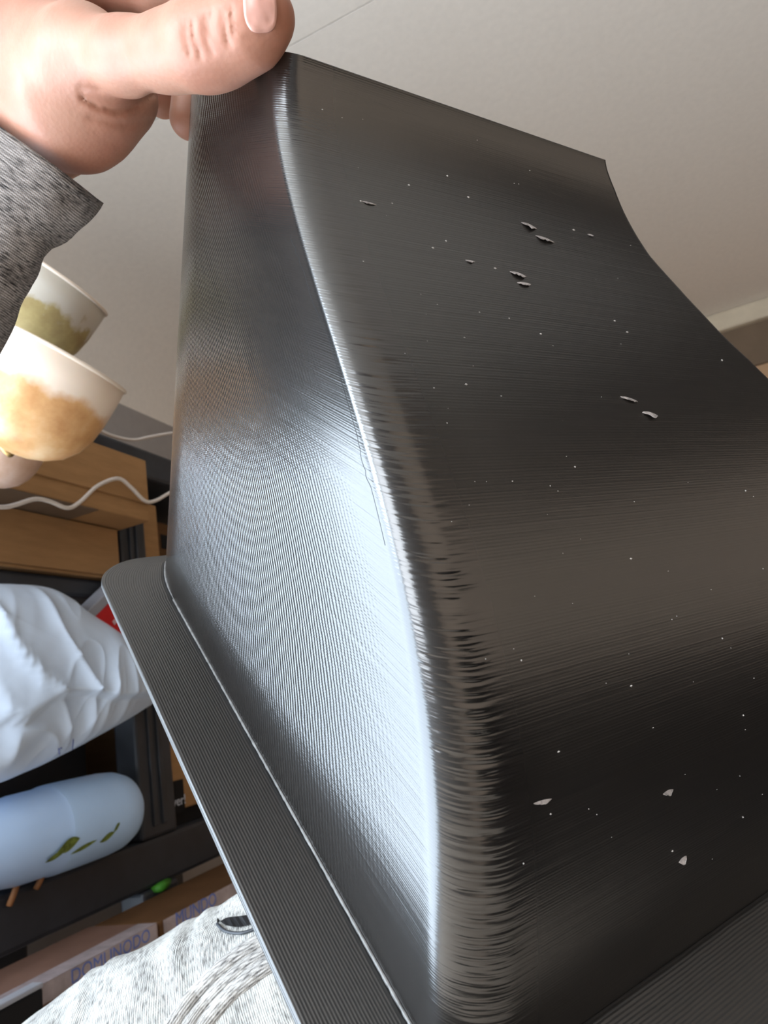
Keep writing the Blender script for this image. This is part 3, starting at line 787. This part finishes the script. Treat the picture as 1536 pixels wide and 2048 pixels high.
bag = empty('white_bag', (SX, .85, E - .03)); tag(bag, 'crumpled white plastic bag bulging out of the rack under the boxes', 'bag')
pillow('bag_body', [(-140, 1200), (-60, 1172), (30, 1170), (90, 1180), (145, 1222), (215, 1278), (280, 1322), (326, 1360), (318, 1392), (262, 1432), (190, 1472), (110, 1515), (40, 1548), (-40, 1575), (-140, 1560)], SX + .03, .075, 'bag_film', bag, folds=bagfold, back=1.1)
for a in ((120, 1500, .012), (146, 1490, .010)):
    pp = WX(a[0], a[1], SX + .09)
    text_obj('print_mark', 'r' if a[0] < 130 else '/', .022, 'blue_ink', pp, (0, 1, .1), (0, 0, 1), bag)

# red printed carton leaning behind the bag
rb_ = carton('red_carton', SX + .012, SX + .052, .93, 1.13, E + .135, E + .275, 'red_print', 'small red carton with white print leaning between the white bag and the post', rot=Matrix.Rotation(math.radians(38), 4, 'X'))
rm = Matrix.Rotation(math.radians(38), 3, 'X'); cc = Vector((SX + .032, 1.03, E + .205))
def red_pt(dy, dz, dx=.0205): return cc + rm @ Vector((dx, dy, dz))
box_mesh('carton_edge', 0, .042, 0, .202, 0, .018, 'grey_edge', .002, rb_, rm.to_4x4())
o = bpy.data.objects['carton_edge']; 
mvc = red_pt(0, .078, .0); o.data.transform(Matrix.Translation(mvc - Vector((.021, .101, .009))))
for k_, (dy, dz, ln) in enumerate(((-.02, .035, .05), (.03, .012, .04), (-.04, 0.0, .04))):
    o = box_mesh('print_line', 0, .001, 0, ln, 0, .008, 'pale_ink', 0, rb_, rm.to_4x4()); o.data.transform(Matrix.Translation(red_pt(dy, dz, .0203) - Vector((.0005, ln / 2, .004))))

# white bottle lying on the lower deck
bt = empty('white_bottle', (SX + .05, .85, E - .185)); tag(bt, 'white plastic bottle with a green-printed label lying on the lower deck', 'bottle')
ybm = Matrix.Translation((SX + .005, 0, E - .1165)) @ Matrix.Rotation(-math.pi / 2, 4, 'X')
prof = [(0.0, 1.030), (.030, 1.028), (.047, 1.021), (.058, 1.008), (.065, .988), (.0675, .960), (.068, .90), (.068, .86), (.0672, .848)]
prof = [(r, y) for r, y in prof]
lathe('bottle_body', prof, 'bottle_plastic', bt, 48, ybm)
lathe('bottle_shoulder', [(.0672, .848), (.065, .838), (.064, .79), (.056, .73), (.040, .68), (.024, .66), (.024, .62), (0, .62)], 'bottle_cap', bt, 48, ybm)
# printed leaves low on the bottle
for (px, py, l_, w_) in ((138, 1690, .040, .010), (112, 1712, .036, .005), (168, 1694, .05, .004), (215, 1674, .03, .006), (234, 1654, .012, .005)):
    c = np.array([SX + .005, 0, E - .1165]); v = R @ camv(px, py, 1.0)
    # intersect the sight line with the cylinder about the bottle axis
    A = v[0] ** 2 + v[2] ** 2; B = 2 * (v[0] * (EYE[0] - c[0]) + v[2] * (EYE[2] - c[2])); C_ = (EYE[0] - c[0]) ** 2 + (EYE[2] - c[2]) ** 2 - .0683 ** 2
    disc = B * B - 4 * A * C_
    if disc < 0: disc = 0
    tt = (-B - math.sqrt(disc)) / (2 * A); p = EYE + v * tt; a0 = math.atan2(p[2] - c[2], p[0] - c[0])
    vs = []; 
    for i in range(9):
        q = i / 8; wv = math.sin(math.pi * q) * w_
        for sg in (-1, 1):
            an = a0 + (sg * wv + .01 * (q - .5)) / .0685
            vs.append((c[0] + .0685 * math.cos(an), p[1] + (q - .5) * l_, c[2] + .0685 * math.sin(an)))
    adopt(mesh_obj('printed_leaf', vs, [(2 * i, 2 * i + 1, 2 * i + 3, 2 * i + 2) for i in range(8)], 'green_leaf_ink'), bt)

# orange straps hanging over the lower deck under the bottle
st = empty('orange_strap', tuple(WX(50, 1790, SX + .02))); tag(st, 'brown-orange looped strap lying under the white bottle', 'strap')
for a, b2 in (((38, 1738), (18, 1812)), ((88, 1726), (72, 1778))):
    pts = spline([WX(a[0], a[1], SX + .005), WX((a[0] + b2[0]) / 2 + 4, (a[1] + b2[1]) / 2, SX + .012), WX(b2[0], b2[1], SX + .006)], 10)
    tube('strap_loop', pts, .0045, 'orange_strap', st, 8)

# cartons on the floor under the rack
tz = E - .276; FX = -.82
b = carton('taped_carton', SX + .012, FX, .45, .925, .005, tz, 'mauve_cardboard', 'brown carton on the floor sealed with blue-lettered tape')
box_mesh('tape', FX + .0005, FX + .0012, .46, .92, tz - .022, tz + .0005, 'clear_tape', 0, b)
box_mesh('tape', FX - .035, FX + .0012, .46, .92, tz + .0002, tz + .001, 'clear_tape', 0, b)
text_obj('lettering', 'DOMUNODO', .024, 'blue_ink', (FX + .0013, .83, tz - .010), (0, 1, 0), (0, 0, 1), b)
text_obj('lettering', 'REPARATUR', .017, 'brown_ink', (FX + .0008, .725, tz - .045), (0, 1, 0.0), (0, 0, 1), b)
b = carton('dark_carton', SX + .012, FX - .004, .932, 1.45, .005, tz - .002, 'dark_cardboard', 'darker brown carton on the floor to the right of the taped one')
box_mesh('tape', FX - .0035, FX - .0028, .94, 1.44, tz - .024, tz - .002, 'clear_tape', 0, b)
text_obj('lettering', 'MUNDO', .028, 'blue_ink', (FX - .0026, 1.02, tz - .012), (0, 1, 0), (0, 0, 1), b)
b = carton('black_carton', FX + .01, FX + .028, .40, .690, .005, E - .270, 'black_card', 'black carton standing in front of the taped brown one, bottom left')
box_mesh('carton_edge', FX + .01, FX + .0285, .41, .6905, E - .270, E - .264, 'grey_edge', .002, b)
g = empty('green_clip', tuple(WZ(330, 1770, tz))); tag(g, 'small green plastic piece lying on the carton under the rack', 'plastic piece')
gp = spline([WZ(300, 1782, tz + .004), WZ(325, 1772, tz + .008), WZ(342, 1758, tz + .004)], 12)
tube('green_body', gp, [.003 + .006 * math.sin(math.pi * i / 11) for i in range(12)], 'green_plastic', g, 8)

# white cables strung in front of the rack
def cable(pix, X, label):
    o = tube('white_cable', spline([WX(x, y, X) for x, y in pix], 60), .0036, 'white_cable', None, 8)
    tag(o, label, 'cable', 'white cables on the rack'); return o
cable([(-60, 1005), (0, 1014), (30, 1010), (70, 998), (100, 1003), (135, 1016), (160, 1004), (195, 972), (236, 957), (262, 975), (290, 1002), (312, 1001), (345, 983), (400, 960)], SX + .10, 'white cable sagging across the cardboard boxes and over the rack post')
cable([(180, 850), (215, 868), (240, 876), (270, 880), (300, 874), (346, 866), (400, 862)], SX + .02, 'white cable above the top deck, running behind the print')

# ------------------------------------------------------------------ hanging lamp with marbled glass shades
def marble(name, c0, c1, c2, band, edge, sc=26):
    t = NT(name); tc = t.n('ShaderNodeTexCoord'); uv = t.n('ShaderNodeUVMap'); uv.uv_map = 'UVMap'
    sp = t.n('ShaderNodeSeparateXYZ'); t.l(uv.outputs[0], sp.inputs[0])
    nz = t.n('ShaderNodeTexNoise', Scale=float(sc), Detail=5.0, Roughness=.6); t.l(tc.outputs['Object'], nz.inputs['Vector'])
    body = t.ramp(nz.outputs[0], [(.30, c0), (.5, c1), (.72, c2)])
    n3 = t.n('ShaderNodeTexNoise', Scale=sc * 1.3, Detail=6.0); t.l(tc.outputs['Object'], n3.inputs['Vector'])
    pos = t.math('ADD', sp.outputs[1], t.math('MULTIPLY', t.math('SUBTRACT', n3.outputs[0], .5), edge))
    fac = t.ramp(pos, [(.60, (0, 0, 0)), (.72, (1, 1, 1))])
    mx = t.n('ShaderNodeMix'); mx.data_type = 'RGBA'; t.l(fac, mx.inputs['Factor']); t.l(body, mx.inputs['A']); mx.inputs['B'].default_value = (*band, 1)
    t.l(mx.outputs['Result'], t.b.inputs['Base Color']); t.b.inputs['Roughness'].default_value = .35
    t.b.inputs['Subsurface Weight'].default_value = .15; t.b.inputs['Subsurface Radius'].default_value = (.02, .012, .006)
marble('amber_glass', (.52, .26, .10), (.66, .38, .17), (.78, .55, .32), (.86, .74, .63), .35)
marble('olive_glass', (.30, .22, .10), (.36, .29, .13), (.46, .38, .18), (.55, .52, .46), .7, 40)
marble('rose_glass', (.50, .32, .22), (.6, .42, .33), (.7, .55, .48), (.75, .62, .56), .3)
simple('rim_glass', (.72, .62, .52), .35, .05, 20, .5)
lamp = empty('hanging_lamp', (-.62, .55, CE)); tag(lamp, 'hanging lamp with marbled amber glass shades beside the sleeve', 'lamp')
def shade(cpx, z, axis_cam, r, hgt, mat, prof):
    c = Vector(W(*cpx, z)); a = Vector(R @ np.array(axis_cam)).normalized()     # axis: from the bowl bottom towards the rim
    q = a.to_track_quat('Z', 'Y').to_matrix().to_4x4(); mt = Matrix.Translation(c) @ q
    o = lathe('glass_shade', [(r * x, hgt * y) for x, y in prof], mat, lamp, 56, mt, wob=lambda an, i: .012 * math.sin(3 * an))
    me = o.data; ul = me.uv_layers.new(name='UVMap'); n = len(prof)
    for lp in me.loops:
        k_ = lp.vertex_index; ul.data[lp.index].uv = ((k_ % 56) / 56, prof[k_ // 56][1])
    md = o.modifiers.new('t', 'SOLIDIFY'); md.thickness = .004; md.offset = -1
    rim = [mt @ Vector((r * prof[-1][0] * (1 + .012 * math.sin(3 * 2 * math.pi * k_ / 56)) * math.cos(2 * math.pi * k_ / 56), r * prof[-1][0] * (1 + .012 * math.sin(3 * 2 * math.pi * k_ / 56)) * math.sin(2 * math.pi * k_ / 56), hgt)) for k_ in range(57)]
    tube('glass_rim', rim, .0024, 'rim_glass', o, 8, False)
    return c, a
bowl = [(0.02, -.02), (.25, 0.0), (.48, .05), (.70, .14), (.86, .27), (.95, .42), (.99, .60), (1.0, .8), (1.0, 1.0)]
# axis leans up and to the right of the frame, slightly away from the eye
A1 = (.44, -.86, .10)
S = .80
c1, a1 = shade((22, 902), S, A1, .0765, .125, 'amber_glass', bowl)
c2_, a2 = shade((12, 702), S + .13, (.50, -.84, .10), .078, .118, 'olive_glass', bowl)
c3, a3 = shade((-35, 968), S + .16, (.35, -.9, .1), .060, .10, 'rose_glass', bowl)
hubp = Vector(W(-190, 620, S + .10))
for c in (c1, c2_, c3):
    m_ = (c + hubp) / 2 + Vector((0, 0, -.03))
    tube('lamp_arm', spline([hubp, m_, c + Vector((0, 0, -.004))], 14), .005, 'brass', lamp, 8)
tube('lamp_stem', [hubp, Vector((hubp.x, hubp.y, CE - .02))], .007, 'brass', lamp, 10)
lathe('lamp_rose', [(.0, -.03), (.03, -.03), (.055, -.012), (.06, 0)], 'brass', lamp, 32, Matrix.Translation((hubp.x, hubp.y, CE)))
